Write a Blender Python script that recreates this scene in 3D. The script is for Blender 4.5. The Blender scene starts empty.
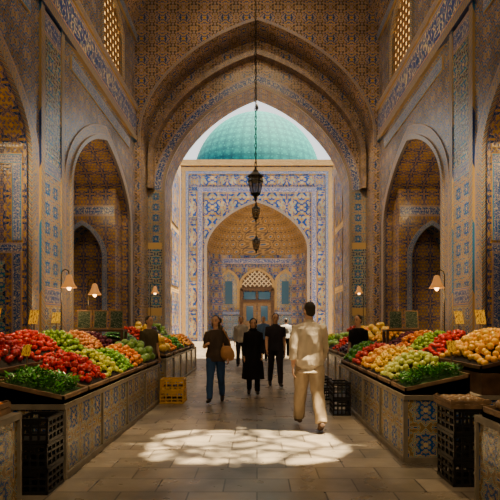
import bpy, bmesh, math, random
from mathutils import Vector, Matrix, noise
random.seed(7)
PI=math.pi
C=bpy.context.scene.collection
# ---------------------------------------------------------------- mesh builder
class MB:
    def __init__(s): s.v=[]; s.f=[]; s.uv=[]; s.mi=[]
    def face(s,pts,uv=None,m=0):
        b=len(s.v); s.v+= [tuple(p) for p in pts]; s.f.append(list(range(b,b+len(pts))))
        if uv is None:
            p=[Vector(q) for q in pts]; n=(p[1]-p[0]).cross(p[2]-p[0])
            ax=max(range(3),key=lambda i:abs(n[i]))
            if ax==0: uv=[(q[1],q[2]) for q in p]
            elif ax==1: uv=[(q[0],q[2]) for q in p]
            else: uv=[(q[0],q[1]) for q in p]
        s.uv.append(list(uv)); s.mi.append(m)
    def grid(s,rows,m=0,close=False,uvf=None):
        for i in range(len(rows)-1):
            a,b=rows[i],rows[i+1]; n=len(a)
            for j in range(n if close else n-1):
                k=(j+1)%n
                uv=[uvf(i,j),uvf(i,j+1),uvf(i+1,j+1),uvf(i+1,j)] if uvf else None
                s.face([a[j],a[k],b[k],b[j]],uv,m)
    def box(s,c,d,rz=0,m=0,M=None):
        R=Matrix.Rotation(rz,4,'Z') if M is None else M
        c=Vector(c); h=Vector(d)/2
        P=lambda x,y,z:c+R@Vector((x*h.x,y*h.y,z*h.z))
        for q in (((-1,-1,-1),(1,-1,-1),(1,1,-1),(-1,1,-1)),((-1,-1,1),(1,-1,1),(1,1,1),(-1,1,1)),((-1,-1,-1),(1,-1,-1),(1,-1,1),(-1,-1,1)),
                  ((-1,1,-1),(1,1,-1),(1,1,1),(-1,1,1)),((-1,-1,-1),(-1,1,-1),(-1,1,1),(-1,-1,1)),((1,-1,-1),(1,1,-1),(1,1,1),(1,-1,1))):
            s.face([P(*k) for k in q],None,m)
    def loft(s,rings,m=0,caps=True):
        s.grid(rings,m,True)
        if caps:
            for r in (rings[0],rings[-1]):
                c=sum((Vector(p) for p in r),Vector())/len(r)
                for j in range(len(r)): s.face([r[j],r[(j+1)%len(r)],c],None,m)
    def tube(s,pts,rad,n=10,m=0,caps=True,flat=1.0):
        pts=[Vector(p) for p in pts]
        if not isinstance(rad,(list,tuple)): rad=[rad]*len(pts)
        rings=[]; up=None
        for i,p in enumerate(pts):
            t=(pts[min(i+1,len(pts)-1)]-pts[max(i-1,0)]).normalized()
            if up is None: up=Vector((1,0,0)) if abs(t.x)<.8 else Vector((0,1,0))
            a=(up-t*up.dot(t)).normalized(); b=t.cross(a); up=a
            rings.append([p+a*(rad[i]*math.cos(2*PI*k/n))+b*(rad[i]*flat*math.sin(2*PI*k/n)) for k in range(n)])
        s.loft(rings,m,caps)
    def lathe(s,prof,c=(0,0,0),n=16,m=0,lobes=0,la=0.0):
        c=Vector(c)
        rings=[]
        for r,z in prof:
            rings.append([c+Vector((max(r,1e-4)*(1+la*math.cos(lobes*2*PI*k/n))*math.cos(2*PI*k/n),max(r,1e-4)*(1+la*math.cos(lobes*2*PI*k/n))*math.sin(2*PI*k/n),z)) for k in range(n)])
        s.loft(rings,m,True)
    def ell(s,c,r,n=14,h=9,m=0,M=None):
        c=Vector(c); rings=[]
        for i in range(h+1):
            th=-PI/2+PI*i/h*.998+.001*PI
            row=[]
            for k in range(n):
                p=Vector((r[0]*math.cos(th)*math.cos(2*PI*k/n),r[1]*math.cos(th)*math.sin(2*PI*k/n),r[2]*math.sin(th)))
                if M is not None: p=M@p
                row.append(c+p)
            rings.append(row)
        s.loft(rings,m,True)
    def mesh(s,name,mats,smooth=False,weld=True):
        me=bpy.data.meshes.new(name); me.from_pydata(s.v,[],s.f)
        for m in (mats if isinstance(mats,(list,tuple)) else [mats]): me.materials.append(m)
        uvl=me.uv_layers.new(name='UVMap'); flat=[]
        for u in s.uv:
            for q in u: flat+= [q[0],q[1]]
        uvl.data.foreach_set('uv',flat)
        me.polygons.foreach_set('material_index',s.mi)
        bm=bmesh.new(); bm.from_mesh(me)
        if weld: bmesh.ops.remove_doubles(bm,verts=bm.verts,dist=1e-4)
        bmesh.ops.recalc_face_normals(bm,faces=bm.faces)
        for f in bm.faces: f.smooth=smooth
        bm.to_mesh(me); bm.free(); me.update()
        return me
    def build(s,name,mats,parent=None,smooth=False,weld=True,loc=None):
        o=bpy.data.objects.new(name,s.mesh(name,mats,smooth,weld)); C.objects.link(o)
        if parent: o.parent=parent
        if loc is not None: o.location=loc
        return o
def tag(o,label,cat,group=None,kind=None):
    o['label']=label; o['category']=cat
    if group: o['group']=group
    if kind: o['kind']=kind
    return o
def thing(name,label,cat,loc=(0,0,0),rz=0,group=None):
    o=bpy.data.objects.new(name,None); o.empty_display_size=.2; C.objects.link(o); o.location=loc; o.rotation_euler=(0,0,rz)
    return tag(o,label,cat,group)
def struct(o,label=None):
    o['kind']='structure'
    if label: o['label']=label; o['category']='building part'
    return o
# ---------------------------------------------------------------- materials
class NT:
    def __init__(s,name,rough=.5,spec=.5,metal=0):
        s.m=bpy.data.materials.new(name); s.m.use_nodes=True; s.t=s.m.node_tree; s.n=s.t.nodes
        s.b=s.n['Principled BSDF']; s.b.inputs['Roughness'].default_value=rough; s.b.inputs['Metallic'].default_value=metal
        s.b.inputs['Specular IOR Level'].default_value=spec
    def put(s,sock,v):
        if hasattr(v,'is_output'): s.t.links.new(v,sock)
        elif v is not None:
            if isinstance(v,(tuple,list)) and len(v)==3 and len(sock.default_value)==4: v=(*v,1)
            sock.default_value=v
    def math(s,op,a,b=None):
        n=s.n.new('ShaderNodeMath'); n.operation=op; s.put(n.inputs[0],a)
        if b is not None: s.put(n.inputs[1],b)
        return n.outputs[0]
    def uv(s): return s.n.new('ShaderNodeTexCoord').outputs['UV']
    def obj(s): return s.n.new('ShaderNodeTexCoord').outputs['Object']
    def rnd(s): return s.n.new('ShaderNodeObjectInfo').outputs['Random']
    def vm(s,op,a,b=None):
        n=s.n.new('ShaderNodeVectorMath'); n.operation=op; s.put(n.inputs[0],a)
        if b is not None: s.put(n.inputs[3] if op=='SCALE' else n.inputs[1],b)
        return n.outputs[0]
    def sep(s,v):
        n=s.n.new('ShaderNodeSeparateXYZ'); s.put(n.inputs[0],v); return n.outputs
    def comb(s,x,y,z=0.0):
        n=s.n.new('ShaderNodeCombineXYZ'); s.put(n.inputs[0],x); s.put(n.inputs[1],y); s.put(n.inputs[2],z); return n.outputs[0]
    def noise(s,v,sc,det=2,col=False):
        n=s.n.new('ShaderNodeTexNoise'); s.put(n.inputs['Vector'],v); n.inputs['Scale'].default_value=sc; n.inputs['Detail'].default_value=det
        return n.outputs['Color' if col else 'Fac']
    def vor(s,v,sc,rn=1,feat='F1',out='Distance',dim='2D'):
        n=s.n.new('ShaderNodeTexVoronoi'); n.voronoi_dimensions=dim; n.feature=feat; s.put(n.inputs['Vector'],v); n.inputs['Scale'].default_value=sc; n.inputs['Randomness'].default_value=rn
        return n.outputs[out]
    def ramp(s,f,stops,const=True):
        n=s.n.new('ShaderNodeValToRGB'); r=n.color_ramp; r.interpolation='CONSTANT' if const else 'LINEAR'
        for i,(p,c) in enumerate(stops):
            e=r.elements[i] if i<2 else r.elements.new(p)
            e.position=p; e.color=(*c,1)
        s.put(n.inputs[0],f); return n.outputs[0]
    def mix(s,f,a,b,mode='MIX'):
        n=s.n.new('ShaderNodeMix'); n.data_type='RGBA'; n.blend_type=mode; s.put(n.inputs[0],f); s.put(n.inputs[6],a); s.put(n.inputs[7],b); return n.outputs[2]
    def bump(s,h,st=.3,d=.01):
        n=s.n.new('ShaderNodeBump'); n.inputs['Strength'].default_value=st; n.inputs['Distance'].default_value=d; s.put(n.inputs['Height'],h); s.t.links.new(n.outputs[0],s.b.inputs['Normal'])
    def col(s,c): s.put(s.b.inputs['Base Color'],c); return s.m
    def fold(s,v,k):
        o=s.sep(v); return [s.math('ABSOLUTE',s.math('SUBTRACT',s.math('FRACT',s.math('MULTIPLY',o[i],k)),.5)) for i in (0,1)]
    def starv(s,r): return s.math('MINIMUM',s.math('MAXIMUM',r[0],r[1]),s.math('MULTIPLY',s.math('ADD',r[0],r[1]),.7071))
    def star(s,v,k): return s.starv(s.fold(v,k))
TAN=(.50,.33,.12); CRM=(.68,.55,.31); NAV=(.008,.035,.18); BLU=(.012,.12,.48); TRQ=(.02,.30,.42); GLD=(.62,.34,.045); BRN=(.16,.09,.03)
def plain(name,c,rough=.6,metal=0,var=.15,sc=12,spec=.4):
    t=NT(name,rough,spec,metal); n=t.noise(t.obj(),sc,3)
    a=tuple(x*(1-var) for x in c); b=tuple(min(1,x*(1+var)) for x in c)
    t.col(t.ramp(n,[(.3,a),(.7,b)],False)); return t.m
def mosaic(name,k,gA,gB,line,vine,flower,fl,vn=1.0,rough=.26,st0=.29):
    t=NT(name,rough,.55); uv=t.uv(); r=t.fold(uv,k); st=t.starv(r)
    pm=t.vm('SCALE',t.comb(r[0],r[1]),1.0/k)
    c=t.ramp(st,[(0,flower[1]),(.035,line),(.055,gA),(st0,line),(st0+.025,flower[0]),(st0+.045,line),(st0+.06,gB),(.455,line),(.475,gA)])
    n=t.noise(pm,fl*.42,1.5); f=t.math('ABSOLUTE',t.math('SUBTRACT',t.math('FRACT',t.math('MULTIPLY',n,5.0)),.5))
    c=t.mix(t.math('MULTIPLY',t.math('LESS_THAN',f,.11*vn),.95),c,vine)
    d=t.vor(pm,fl,.75); cc=t.ramp(d,[(0,flower[1]),(.10,flower[0]),(.2,flower[2]),(.27,flower[1])])
    c=t.mix(t.math('LESS_THAN',d,.31),c,cc)
    w=t.ramp(t.noise(uv,.8,5),[(.3,(.55,.53,.50)),(.72,(1.12,1.06,1.0))],False)
    c=t.mix(1.0,c,w,'MULTIPLY'); t.bump(d,.3,.01)
    return t.col(c)
m_wall=mosaic('mosaic_wall',2.0,TAN,(.30,.19,.075),NAV,BLU,(BLU,GLD,TRQ),17,1.25)
m_pier=mosaic('mosaic_pier',2.4,(.014,.09,.36),TAN,GLD,BLU,(TRQ,CRM,BLU),17,.8)
m_reveal=mosaic('mosaic_reveal',1.9,(.42,.27,.085),(.014,.06,.24),GLD,(.56,.36,.11),(BLU,GLD,NAV),14)
m_blue=mosaic('mosaic_blue',1.9,BLU,NAV,CRM,TRQ,(TRQ,CRM,GLD),13,.7)
m_vault=mosaic('mosaic_vault',1.3,(.014,.07,.25),(.08,.075,.08),GLD,(.54,.35,.11),(BLU,GLD,CRM),10,1.1)
m_far=mosaic('mosaic_far',.9,(.40,.25,.075),(.008,.065,.30),GLD,(.008,.06,.31),(BLU,GLD,TRQ),5.5,.95)
m_spand=mosaic('mosaic_spandrel',.42,(.008,.07,.34),(.008,.07,.34),GLD,(.50,.30,.06),(TRQ,CRM,GLD),2.8,.8)
m_dado=mosaic('mosaic_dado',2.6,(.014,.11,.42),(.30,.21,.09),CRM,(.52,.40,.20),(TRQ,CRM,GLD),17,.45)
def band(name,ground,ink,edge,k=2.2,w=.035,dot=TRQ):
    t=NT(name,.3); uv=t.uv(); o=t.sep(uv)
    v=o[1]; e=t.math('ABSOLUTE',t.math('SUBTRACT',v,.5))
    cv=t.comb(t.math('MULTIPLY',o[0],k),t.math('MULTIPLY',v,1.3))
    n=t.noise(cv,2.8,1); s=t.math('LESS_THAN',t.math('ABSOLUTE',t.math('SUBTRACT',n,.5)),w)
    n2=t.vor(cv,3.2,.5); s2=t.math('LESS_THAN',n2,.13)
    c=t.mix(s,ground,ink); c=t.mix(s2,c,dot)
    c=t.mix(t.math('GREATER_THAN',e,.36),c,edge); c=t.mix(t.math('GREATER_THAN',e,.40),c,BLU); c=t.mix(t.math('GREATER_THAN',e,.45),c,TAN)
    return t.col(c)
m_script=band('inscription_band',(.008,.055,.32),(.68,.56,.36),GLD,2.2,.032)
m_band2=band('floral_band',(.44,.28,.085),(.02,.10,.34),GLD,2.5,.05)
m_band3=band('turquoise_band',(.010,.10,.40),CRM,TRQ,3,.03,GLD)
def cable(name):
    t=NT(name,.3); o=t.sep(t.uv()); f=t.math('FRACT',t.math('ADD',t.math('MULTIPLY',o[0],1.4),o[1]))
    return t.col(t.ramp(f,[(0,(.46,.30,.10)),(.35,(.02,.16,.36)),(.6,(.46,.30,.10)),(.8,NAV)]))
m_cable=cable('cable_moulding')
def stonefloor():
    t=NT('stone_floor',.42,.5); uv=t.uv()
    b=t.n.new('ShaderNodeTexBrick'); t.put(b.inputs['Vector'],uv); b.inputs['Scale'].default_value=1; b.inputs['Brick Width'].default_value=.62; b.inputs['Row Height'].default_value=.38
    b.inputs['Mortar Size'].default_value=.008; b.inputs['Color1'].default_value=(.17,.15,.12,1); b.inputs['Color2'].default_value=(.28,.24,.19,1); b.inputs['Mortar'].default_value=(.055,.045,.035,1); b.offset=.5
    n=t.noise(uv,1.6,8); c=t.mix(1.0,b.outputs['Color'],t.ramp(n,[(.3,(.5,.49,.48)),(.7,(1.3,1.22,1.12))],False),'MULTIPLY')
    t.put(t.b.inputs['Roughness'],t.math('ADD',t.math('MULTIPLY',t.noise(uv,3,6),.4),.12))
    t.bump(t.math('ADD',t.math('MULTIPLY',b.outputs['Fac'],-.6),t.math('MULTIPLY',t.noise(uv,9,4),.5)),.4,.01); return t.col(c)
m_floor=stonefloor()
def brickm():
    t=NT('honey_brick',.7); uv=t.uv(); b=t.n.new('ShaderNodeTexBrick'); t.put(b.inputs['Vector'],uv); b.inputs['Scale'].default_value=1
    b.inputs['Brick Width'].default_value=.5; b.inputs['Row Height'].default_value=.2; b.inputs['Mortar Size'].default_value=.02
    b.inputs['Color1'].default_value=(.52,.34,.13,1); b.inputs['Color2'].default_value=(.40,.25,.09,1); b.inputs['Mortar'].default_value=(.22,.14,.07,1)
    return t.col(b.outputs['Color'])
m_brick=brickm()
def hoodm():
    t=NT('honeycomb_hood',.6); uv=t.uv(); st=t.star(uv,1.0)
    c=t.ramp(st,[(0,(.02,.09,.25)),(.10,(.40,.24,.08)),(.2,(.15,.09,.035)),(.33,(.32,.19,.065)),(.43,(.06,.045,.05))]); return t.col(c)
m_hood=hoodm()
def domem():
    t=NT('turquoise_dome',.8,.2); uv=t.uv(); st=t.star(uv,1.4); d=t.vor(uv,2.4,.6)
    c=t.ramp(st,[(0,(.002,.20,.20)),(.2,(.001,.11,.13)),(.42,(.0008,.06,.085))]); c=t.mix(t.math('LESS_THAN',d,.16),c,(.008,.24,.24))
    c=t.mix(.4,c,t.ramp(t.noise(uv,.35,5),[(.3,(.0008,.07,.095)),(.7,(.002,.17,.175))],False)); return t.col(c)
m_dome=domem()
m_wood=plain('dark_wood',(.09,.045,.02),.5,sc=8,var=.4); m_wood2=plain('crate_wood',(.22,.13,.06),.65,sc=9,var=.35); m_black=plain('black_plastic',(.012,.012,.013),.4)
m_yel=plain('yellow_plastic',(.80,.44,.015),.4); m_iron=plain('black_iron',(.02,.017,.014),.45,.7); m_stone=plain('pale_stone_slab',(.24,.20,.145),.5,sc=6,var=.25)
m_liner=plain('dark_liner',(.015,.01,.007),.95); m_liner_g=plain('leaf_liner',(.02,.06,.008),.9)
def emis(name,c,st):
    t=NT(name); t.col(c); t.put(t.b.inputs['Emission Color'],c); t.b.inputs['Emission Strength'].default_value=st; return t.m
m_amber=emis('amber_emissive_pane',(1,.58,.17),2.6); m_bulb=emis('warm_bulb',(1,.5,.15),14)  # amber panes emit on their own, standing in for daylight behind them
t=NT('amber_glass_shade',.35); t.put(t.b.inputs['Emission Color'],(1,.36,.07)); t.b.inputs['Emission Strength'].default_value=.55; m_shade=t.col((.12,.065,.022))
t=NT('lantern_glass',.1); m_lglass=t.col((.12,.09,.05)); t.b.inputs['Alpha'].default_value=.55
t=NT('blue_door_glass',.1); m_bglass=t.col((.05,.12,.20))
def fruitm(name,c1,c2,rough=.26,c3=None):
    t=NT(name,rough,.5); r=t.rnd(); c=t.ramp(r,[(0,c1),(1,c2)],False)
    n=t.noise(t.obj(),14,3); c=t.mix(t.ramp(n,[(.45,(0,0,0)),(.7,(.6,.6,.6))],False),c,c3 if c3 else tuple(x*.6 for x in c1))
    return t.col(c)
def clothm(name,c,rough=.95):
    t=NT(name,rough,.08); n=t.noise(t.vm('MULTIPLY',t.obj(),(1,1,.45)),8,3); t.bump(n,.8,.035); t.col(t.ramp(n,[(.3,tuple(x*.72 for x in c)),(.7,tuple(min(1,x*1.1) for x in c))],False)); return t.m
# ---------------------------------------------------------------- architecture helpers
def arc(hs,sp,ri,n=28,k=.3):
    out=[]
    for i in range(n+1):
        th=PI*i/n; out.append((-hs*math.cos(th),sp+ri*((1-k)*math.sin(th)+k*(1-abs(math.cos(th))))))
    return out
def arch_wall(name,mp,s0,s1,z0,z1,arches,depth,mats,label=None):
    b=MB()
    for n in (0,depth):
        cur=s0
        def q(a,c,za,zb,zc=None,zd=None):
            pts=[(a,za),(c,zb),(c,zd),(a,zc)]; b.face([mp(s,z,n) for s,z in pts],[(s,z) for s,z in pts])
        for (c,hs,sp,ri) in arches:
            q(cur,c-hs,z0,z0,z1,z1)
            A=arc(hs,sp,ri)
            for i in range(len(A)-1): q(c+A[i][0],c+A[i+1][0],A[i][1],A[i+1][1],z1,z1)
            cur=c+hs
        q(cur,s1,z0,z0,z1,z1)
    for (c,hs,sp,ri) in arches:
        P=[(c-hs,z0)]+[(c+x,z) for x,z in arc(hs,sp,ri)]+[(c+hs,z0)]
        L=0
        for i in range(len(P)-1):
            l=math.dist(P[i],P[i+1])
            b.face([mp(*P[i],0),mp(*P[i+1],0),mp(*P[i+1],depth),mp(*P[i],depth)],[(0,L),(0,L+l),(depth,L+l),(depth,L)],1); L+=l
    b.face([mp(s0,z1,0),mp(s1,z1,0),mp(s1,z1,depth),mp(s0,z1,depth)])
    for s in (s0,s1): b.face([mp(s,z0,0),mp(s,z1,0),mp(s,z1,depth),mp(s,z0,depth)])
    return struct(b.build(name,mats),label)
TN=[0]
def tname(): TN[0]+=1; return 'trim_%d'%TN[0]
def arch_band(mp,c,hs,sp,ri,w,proud,mat,z0=0):
    P=[(-hs,z0)]+[(-hs,z0+(sp-z0)*i/4) for i in (1,2,3)]+arc(hs,sp,ri)+[(hs,z0+(sp-z0)*i/4) for i in (3,2,1)]+[(hs,z0)]
    Q=[(-hs-w,z0)]+[(-hs-w,z0+(sp-z0)*i/4) for i in (1,2,3)]+arc(hs+w,sp,ri+w)+[(hs+w,z0+(sp-z0)*i/4) for i in (3,2,1)]+[(hs+w,z0)]
    b=MB(); L=0
    for i in range(len(P)-1):
        l=math.dist(P[i],P[i+1])/max(w,.15); uv=[(L,0),(L+l,0),(L+l,1),(L,1)]
        p0,p1,q0,q1=P[i],P[i+1],Q[i],Q[i+1]
        f=lambda p,n:mp(c+p[0],p[1],n)
        b.face([f(p0,-proud),f(p1,-proud),f(q1,-proud),f(q0,-proud)],uv)
        b.face([f(p0,-proud),f(p1,-proud),f(p1,.02),f(p0,.02)],uv); b.face([f(q0,-proud),f(q1,-proud),f(q1,.02),f(q0,.02)],uv); L+=l
    return struct(b.build(tname(),mat))
def strip(mp,s0,s1,z0,z1,proud,mat):
    b=MB(); ver=(z1-z0)>(s1-s0); w=(s1-s0) if ver else (z1-z0); L=((z1-z0) if ver else (s1-s0))/w
    uv=[(0,0),(0,1),(L,1),(L,0)] if ver else [(0,0),(L,0),(L,1),(0,1)]
    b.face([mp(s0,z0,-proud),mp(s1,z0,-proud),mp(s1,z1,-proud),mp(s0,z1,-proud)],uv)
    for a in (s0,s1): b.face([mp(a,z0,-proud),mp(a,z1,-proud),mp(a,z1,.02),mp(a,z0,.02)],[(0,.97),(1,.97),(1,1),(0,1)])
    for a in (z0,z1): b.face([mp(s0,a,-proud),mp(s1,a,-proud),mp(s1,a,.02),mp(s0,a,.02)],[(0,.97),(1,.97),(1,1),(0,1)])
    return struct(b.build(tname(),mat))
def panel(mp,s0,s1,z0,z1,proud,mat):
    b=MB(); b.face([mp(s0,z0,-proud),mp(s1,z0,-proud),mp(s1,z1,-proud),mp(s0,z1,-proud)]); struct(b.build(tname(),mat))
def rframe(mp,s0,s1,z0,z1,w,proud,mat):
    strip(mp,s0,s0+w,z0,z1-w,proud,mat); strip(mp,s1-w,s1,z0,z1-w,proud,mat); strip(mp,s0,s1,z1-w,z1,proud,mat)
def archpanel(mp,c,w,z0,sp,ri,proud,mat,edge,ew=.12):
    q=MB(); P=[(c-w,z0)]+[(c+x,z) for x,z in arc(w,sp,ri,14)]+[(c+w,z0)]
    q.face([mp(s,z,-proud) for s,z in P],P); struct(q.build(tname(),mat)); arch_band(mp,c,w,sp,ri,ew,proud+.03,edge,z0=z0)
# ---------------------------------------------------------------- setting
b=MB(); b.box((0,32,-.1),(30,76,.2)); struct(b.build('floor',m_floor))
WX=4.48
for side,sg in (('left',-1),('right',1)):
    mp=(lambda sg:lambda s,z,n:(sg*(WX+n),s,z))(sg)
    A=[(6.6,3.2,4.9,2.0),(14.75,2.72,4.9,2.0)]
    arch_wall('wall_'+side,mp,-5,19.6,0,9.6,A,2.3,[m_wall,m_reveal])
    mpb=(lambda sg:lambda s,z,n:(sg*(WX+2.3+n),s,z))(sg)
    nich=[(6.6,1.7,3.5,1.4),(13.3,1.0,3.6,1.1),(16.1,1.0,3.6,1.1)]
    arch_wall('wall_'+side+'_niche',mpb,-5,19.6,0,9.6,nich,.9,[m_reveal,m_pier])
    b=MB(); b.face([mpb(-5,0,.9),mpb(19.6,0,.9),mpb(19.6,9.6,.9),mpb(-5,9.6,.9)]); struct(b.build('wall_'+side+'_recess',m_dado))
    arch_wall('wall_'+side+'_upper',mp,-5,19.6,9.6,12.2,[(15.5,1.05,10.9,.75)],.9,[m_wall,m_pier])
    w=MB(); w.face([mp(14.4,9.6,.10),mp(16.6,9.6,.10),mp(16.6,11.75,.10),mp(14.4,11.75,.10)]); wo=struct(w.build('window_%d'%(1 if sg<0 else 2),m_amber))
    f=MB()
    for i in range(9):
        z=9.65+i*.25; f.box(mp(15.5,z,.06),(.05,2.1,.05))
    for i in range(8):
        s=14.5+i*.285; f.box(mp(s,10.65,.06),(.05,.05,2.15))
    f.build('window_frame',m_wood,wo)
    arch_band(mp,15.5,1.05,10.9,.75,.16,.06,m_cable,z0=9.6)
    for (c,hs,sp,ri) in A:
        arch_band(mp,c,hs,sp,ri,.12,.07,m_cable); arch_band(mp,c,hs+.12,sp,ri+.12,.30,.03,m_band2)
        strip(mp,c-hs-.02,c+hs+.02,7.62,7.95,.04,m_band3)
    for c,hh,sp,ri in nich: arch_band(mpb,c,hh,sp,ri,.22,.04,m_band3)
    strip(mpb,3.4,17.5,5.0,5.5,.04,m_script)
    strip(mp,-5,18.4,8.35,9.25,.06,m_script); strip(mp,-5,18.4,9.25,9.45,.12,m_band2); strip(mp,-5,18.4,8.15,8.35,.1,m_cable)
    strip(mp,-5,18.4,11.85,12.15,.08,m_band3)
    a,c=10.3,11.5
    strip(mp,a-.02,a+.16,0,8.15,.05,m_cable); strip(mp,c-.16,c+.02,0,8.15,.05,m_cable)
    for z0,z1,mm in ((0,1.9,m_dado),(1.9,2.3,m_script),(2.3,4.7,m_pier),(4.7,5.0,m_band3),(5.0,7.6,m_blue),(7.6,8.1,m_script)):
        strip2=MB(); strip2.face([mp(a+.16,z0,-.03),mp(c-.16,z0,-.03),mp(c-.16,z1,-.03),mp(a+.16,z1,-.03)],None if mm in(m_dado,m_pier,m_blue) else [(0,0),((c-a)/(z1-z0),0),((c-a)/(z1-z0),1),(0,1)])
        struct(strip2.build(tname(),mm))
    mj=(lambda sg:lambda s,z,n:(sg*(WX+s),9.8+n,z))(sg)
    rframe(mj,.12,2.2,0,3.1,.2,.02,m_script); rframe(mj,.12,2.2,3.15,4.85,.2,.02,m_band3); panel(mj,.45,1.85,.3,2.75,.02,m_blue)
    mk2=(lambda sg:lambda s,z,n:(sg*(WX+s),16.55+n,z))(sg)
    arch_wall('wall_'+side+'_inner_arch',mk2,.22,2.28,0,5.95,[(1.3,.66,3.7,1.05)],.9,[m_reveal,m_pier])
    arch_band(mk2,1.3,.66,3.7,1.05,.16,.05,m_band3); strip(mk2,.24,2.26,5.05,5.4,.04,m_script)
# vault with skylight
b=MB(); VS,VR=11.9,3.9
A=arc(WX+.02,VS,VR,40); ys=[-5+i*.5 for i in range(47)]+[18.6]
def hole(x,y): return 1.95<x<4.42 and 4.95<y<7.05
L=[0]
for i in range(len(A)-1): L.append(L[-1]+math.dist(A[i],A[i+1]))
for i in range(len(A)-1):
    for j in range(len(ys)-1):
        if hole((A[i][0]+A[i+1][0])/2,(ys[j]+ys[j+1])/2): continue
        b.face([(A[i][0],ys[j],A[i][1]),(A[i+1][0],ys[j],A[i+1][1]),(A[i+1][0],ys[j+1],A[i+1][1]),(A[i][0],ys[j+1],A[i][1])],[(L[i],ys[j]),(L[i+1],ys[j]),(L[i+1],ys[j+1]),(L[i],ys[j+1])])
struct(b.build('ceiling',m_vault,smooth=True))
def vz(x):
    t=min(1,abs(x)/WX); return VS+VR*(.7*math.sqrt(max(0,1-t*t))+.3*(1-t))
b=MB(); cx,cy=3.26,5.98  # unseen roof tracery, bars and solid corners shaped for the dappled sun patch
def P(u,v): u=max(-.98,min(1.02,u)); v=max(-.90,min(.86,v)); return (cx+u,cy+v,vz(cx+u)+.03)
rr_=random.Random(11)
for k in range(13):
    u0,v0=rr_.uniform(-.95,.95),rr_.uniform(-.8,.8); r=rr_.uniform(.28,.6); a0=rr_.uniform(0,6.28); sw=rr_.uniform(2,4.2)
    b.tube([P(u0+r*(1-.45*i/14)*math.cos(a0+sw*i/14),v0+r*(1-.45*i/14)*math.sin(a0+sw*i/14)) for i in range(15)],.04,5)
for k in range(3): b.tube([P(-1.05+2.1*i/14,-.5+.5*k+.2*math.sin(i*.8+k*1.7)) for i in range(15)],.038,5)
for k in range(3): b.tube([P(-.65+.62*k+.2*math.sin(i*.6+k*2),-.95+1.9*i/14) for i in range(15)],.038,5)
for sx in (-1,1):
    for sy in (-1,1):
        ex=.96 if sx<0 else 1.0
        c0=(cx+min(sx*1.35,1.2),cy+sy*1.25,vz(cx+min(sx*1.35,1.2))+.03); pts=[(cx+sx*ex*math.cos(a)**.55*(1+.05*math.sin(8*a+2*sx+sy)),cy+(sy*.87-.02)*math.sin(a)**.6*(1+.04*math.sin(11*a+sx)),vz(cx+sx*ex*math.cos(a)**.55)+.03) for a in [PI/2*i/10*.999+.0005 for i in range(11)]]
        for i in range(10): b.face([c0,pts[i],pts[i+1]])
        b.face([c0,pts[0],(c0[0],cy-.02,c0[2])]); b.face([c0,pts[-1],(cx,cy+sy*1.25,vz(cx)+.03)])
struct(b.build('window_3',m_iron,weld=False),'unseen curved iron tracery in the roof opening, shaped for the sun patch')
# far rib and the far wall
mpA=lambda s,z,n:(s,18.3+n,z)
arch_wall('wall_far_rib',mpA,-4.6,4.6,0,16.5,[(0,4.26,8.5,4.1)],1.3,[m_vault,m_vault])
arch_band(mpA,0,4.26,8.5,4.1,.10,.03,m_band2,z0=8)
mpW=lambda s,z,n:(s,19.6+n,z)
arch_wall('wall_far',mpW,-7.5,7.5,0,16.5,[(0,3.6,6.7,4.1)],1.3,[m_vault,m_wall])
arch_band(mpW,0,3.6,6.7,4.1,.1,.08,m_cable); arch_band(mpW,0,3.70,6.7,4.2,.38,.05,m_script,z0=6.7); arch_band(mpW,0,4.0,7.9,3.95,.20,.4,m_vault,z0=6.7)
for sg in (-1,1):
    a0,a1=sorted((sg*3.72,sg*4.26))
    for z0,z1,mm in ((0,1.8,m_dado),(1.8,2.1,m_script),(2.1,4.4,m_blue),(4.4,4.65,m_band3),(4.65,6.7,m_pier)): panel(mpW,a0,a1,z0,z1,.04,mm)
    q=MB(); q.box((sg*4.6,22.8,4.6),(1.7,3.7,9.2)); struct(q.build('wall_court_'+('left' if sg<0 else 'right'),m_brick))
    mf=(lambda sg:lambda s,z,n:(sg*(3.75+n),s,z))(sg)
    rframe(mf,21.2,24.5,0,8.9,.4,.03,m_band2)
    for k in range(3): panel(mf,21.8,23.9,.4+2.8*k,2.9+2.8*k,.03,m_far)
    q=MB(); q.box((sg*12,33,4.5),(1,20,9)); struct(q.build('wall_court_outer_'+('left' if sg<0 else 'right'),m_brick))
b=MB(); b.box((0,-5.1,8),(16,.3,17)); struct(b.build('wall_back',m_wall))
# far portal
FY=40
mpF=lambda s,z,n:(s,FY+n,z)
arch_wall('wall_portal',mpF,-13,13,0,14.4,[(0,4.0,7.4,3.7)],.7,[m_far,m_hood])
arch_band(mpF,0,4.0,7.4,3.7,.22,.12,m_cable)
q=MB(); SP=arc(4.22,7.4,3.92,28)
for i in range(len(SP)-1): q.face([mpF(SP[i][0],SP[i][1],-.05),mpF(SP[i+1][0],SP[i+1][1],-.05),mpF(SP[i+1][0],11.9,-.05),mpF(SP[i][0],11.9,-.05)])
struct(q.build(tname(),m_spand))
rframe(mpF,-4.75,4.75,0,12.3,.4,.1,m_script); rframe(mpF,-6.0,6.0,0,13.9,.3,.14,m_brick); rframe(mpF,-5.7,5.7,0,13.6,.22,.10,m_band3)
strip(mpF,-6.2,6.2,14.0,14.45,.3,m_brick)
for s in (-5.12,5.12):
    for k in range(5):
        z0=.3+2.4*k; panel(mpF,s-.3,s+.3,z0,z0+2.1,.07,m_spand)
for k in range(6): panel(mpF,-4.5+1.55*k,-3.2+1.55*k,12.5,13.2,.07,m_spand)
ND=3.2
def plan(w,psi): c,s_=math.cos(psi),math.sin(psi); return (w*math.copysign(abs(c)**.55,c),ND*(w/4.0)*abs(s_)**.55)
b=MB(); HH=[0,1.2,2.4,3.6,4.8,6,7.4]; PS=[PI*i/32 for i in range(33)]
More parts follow.
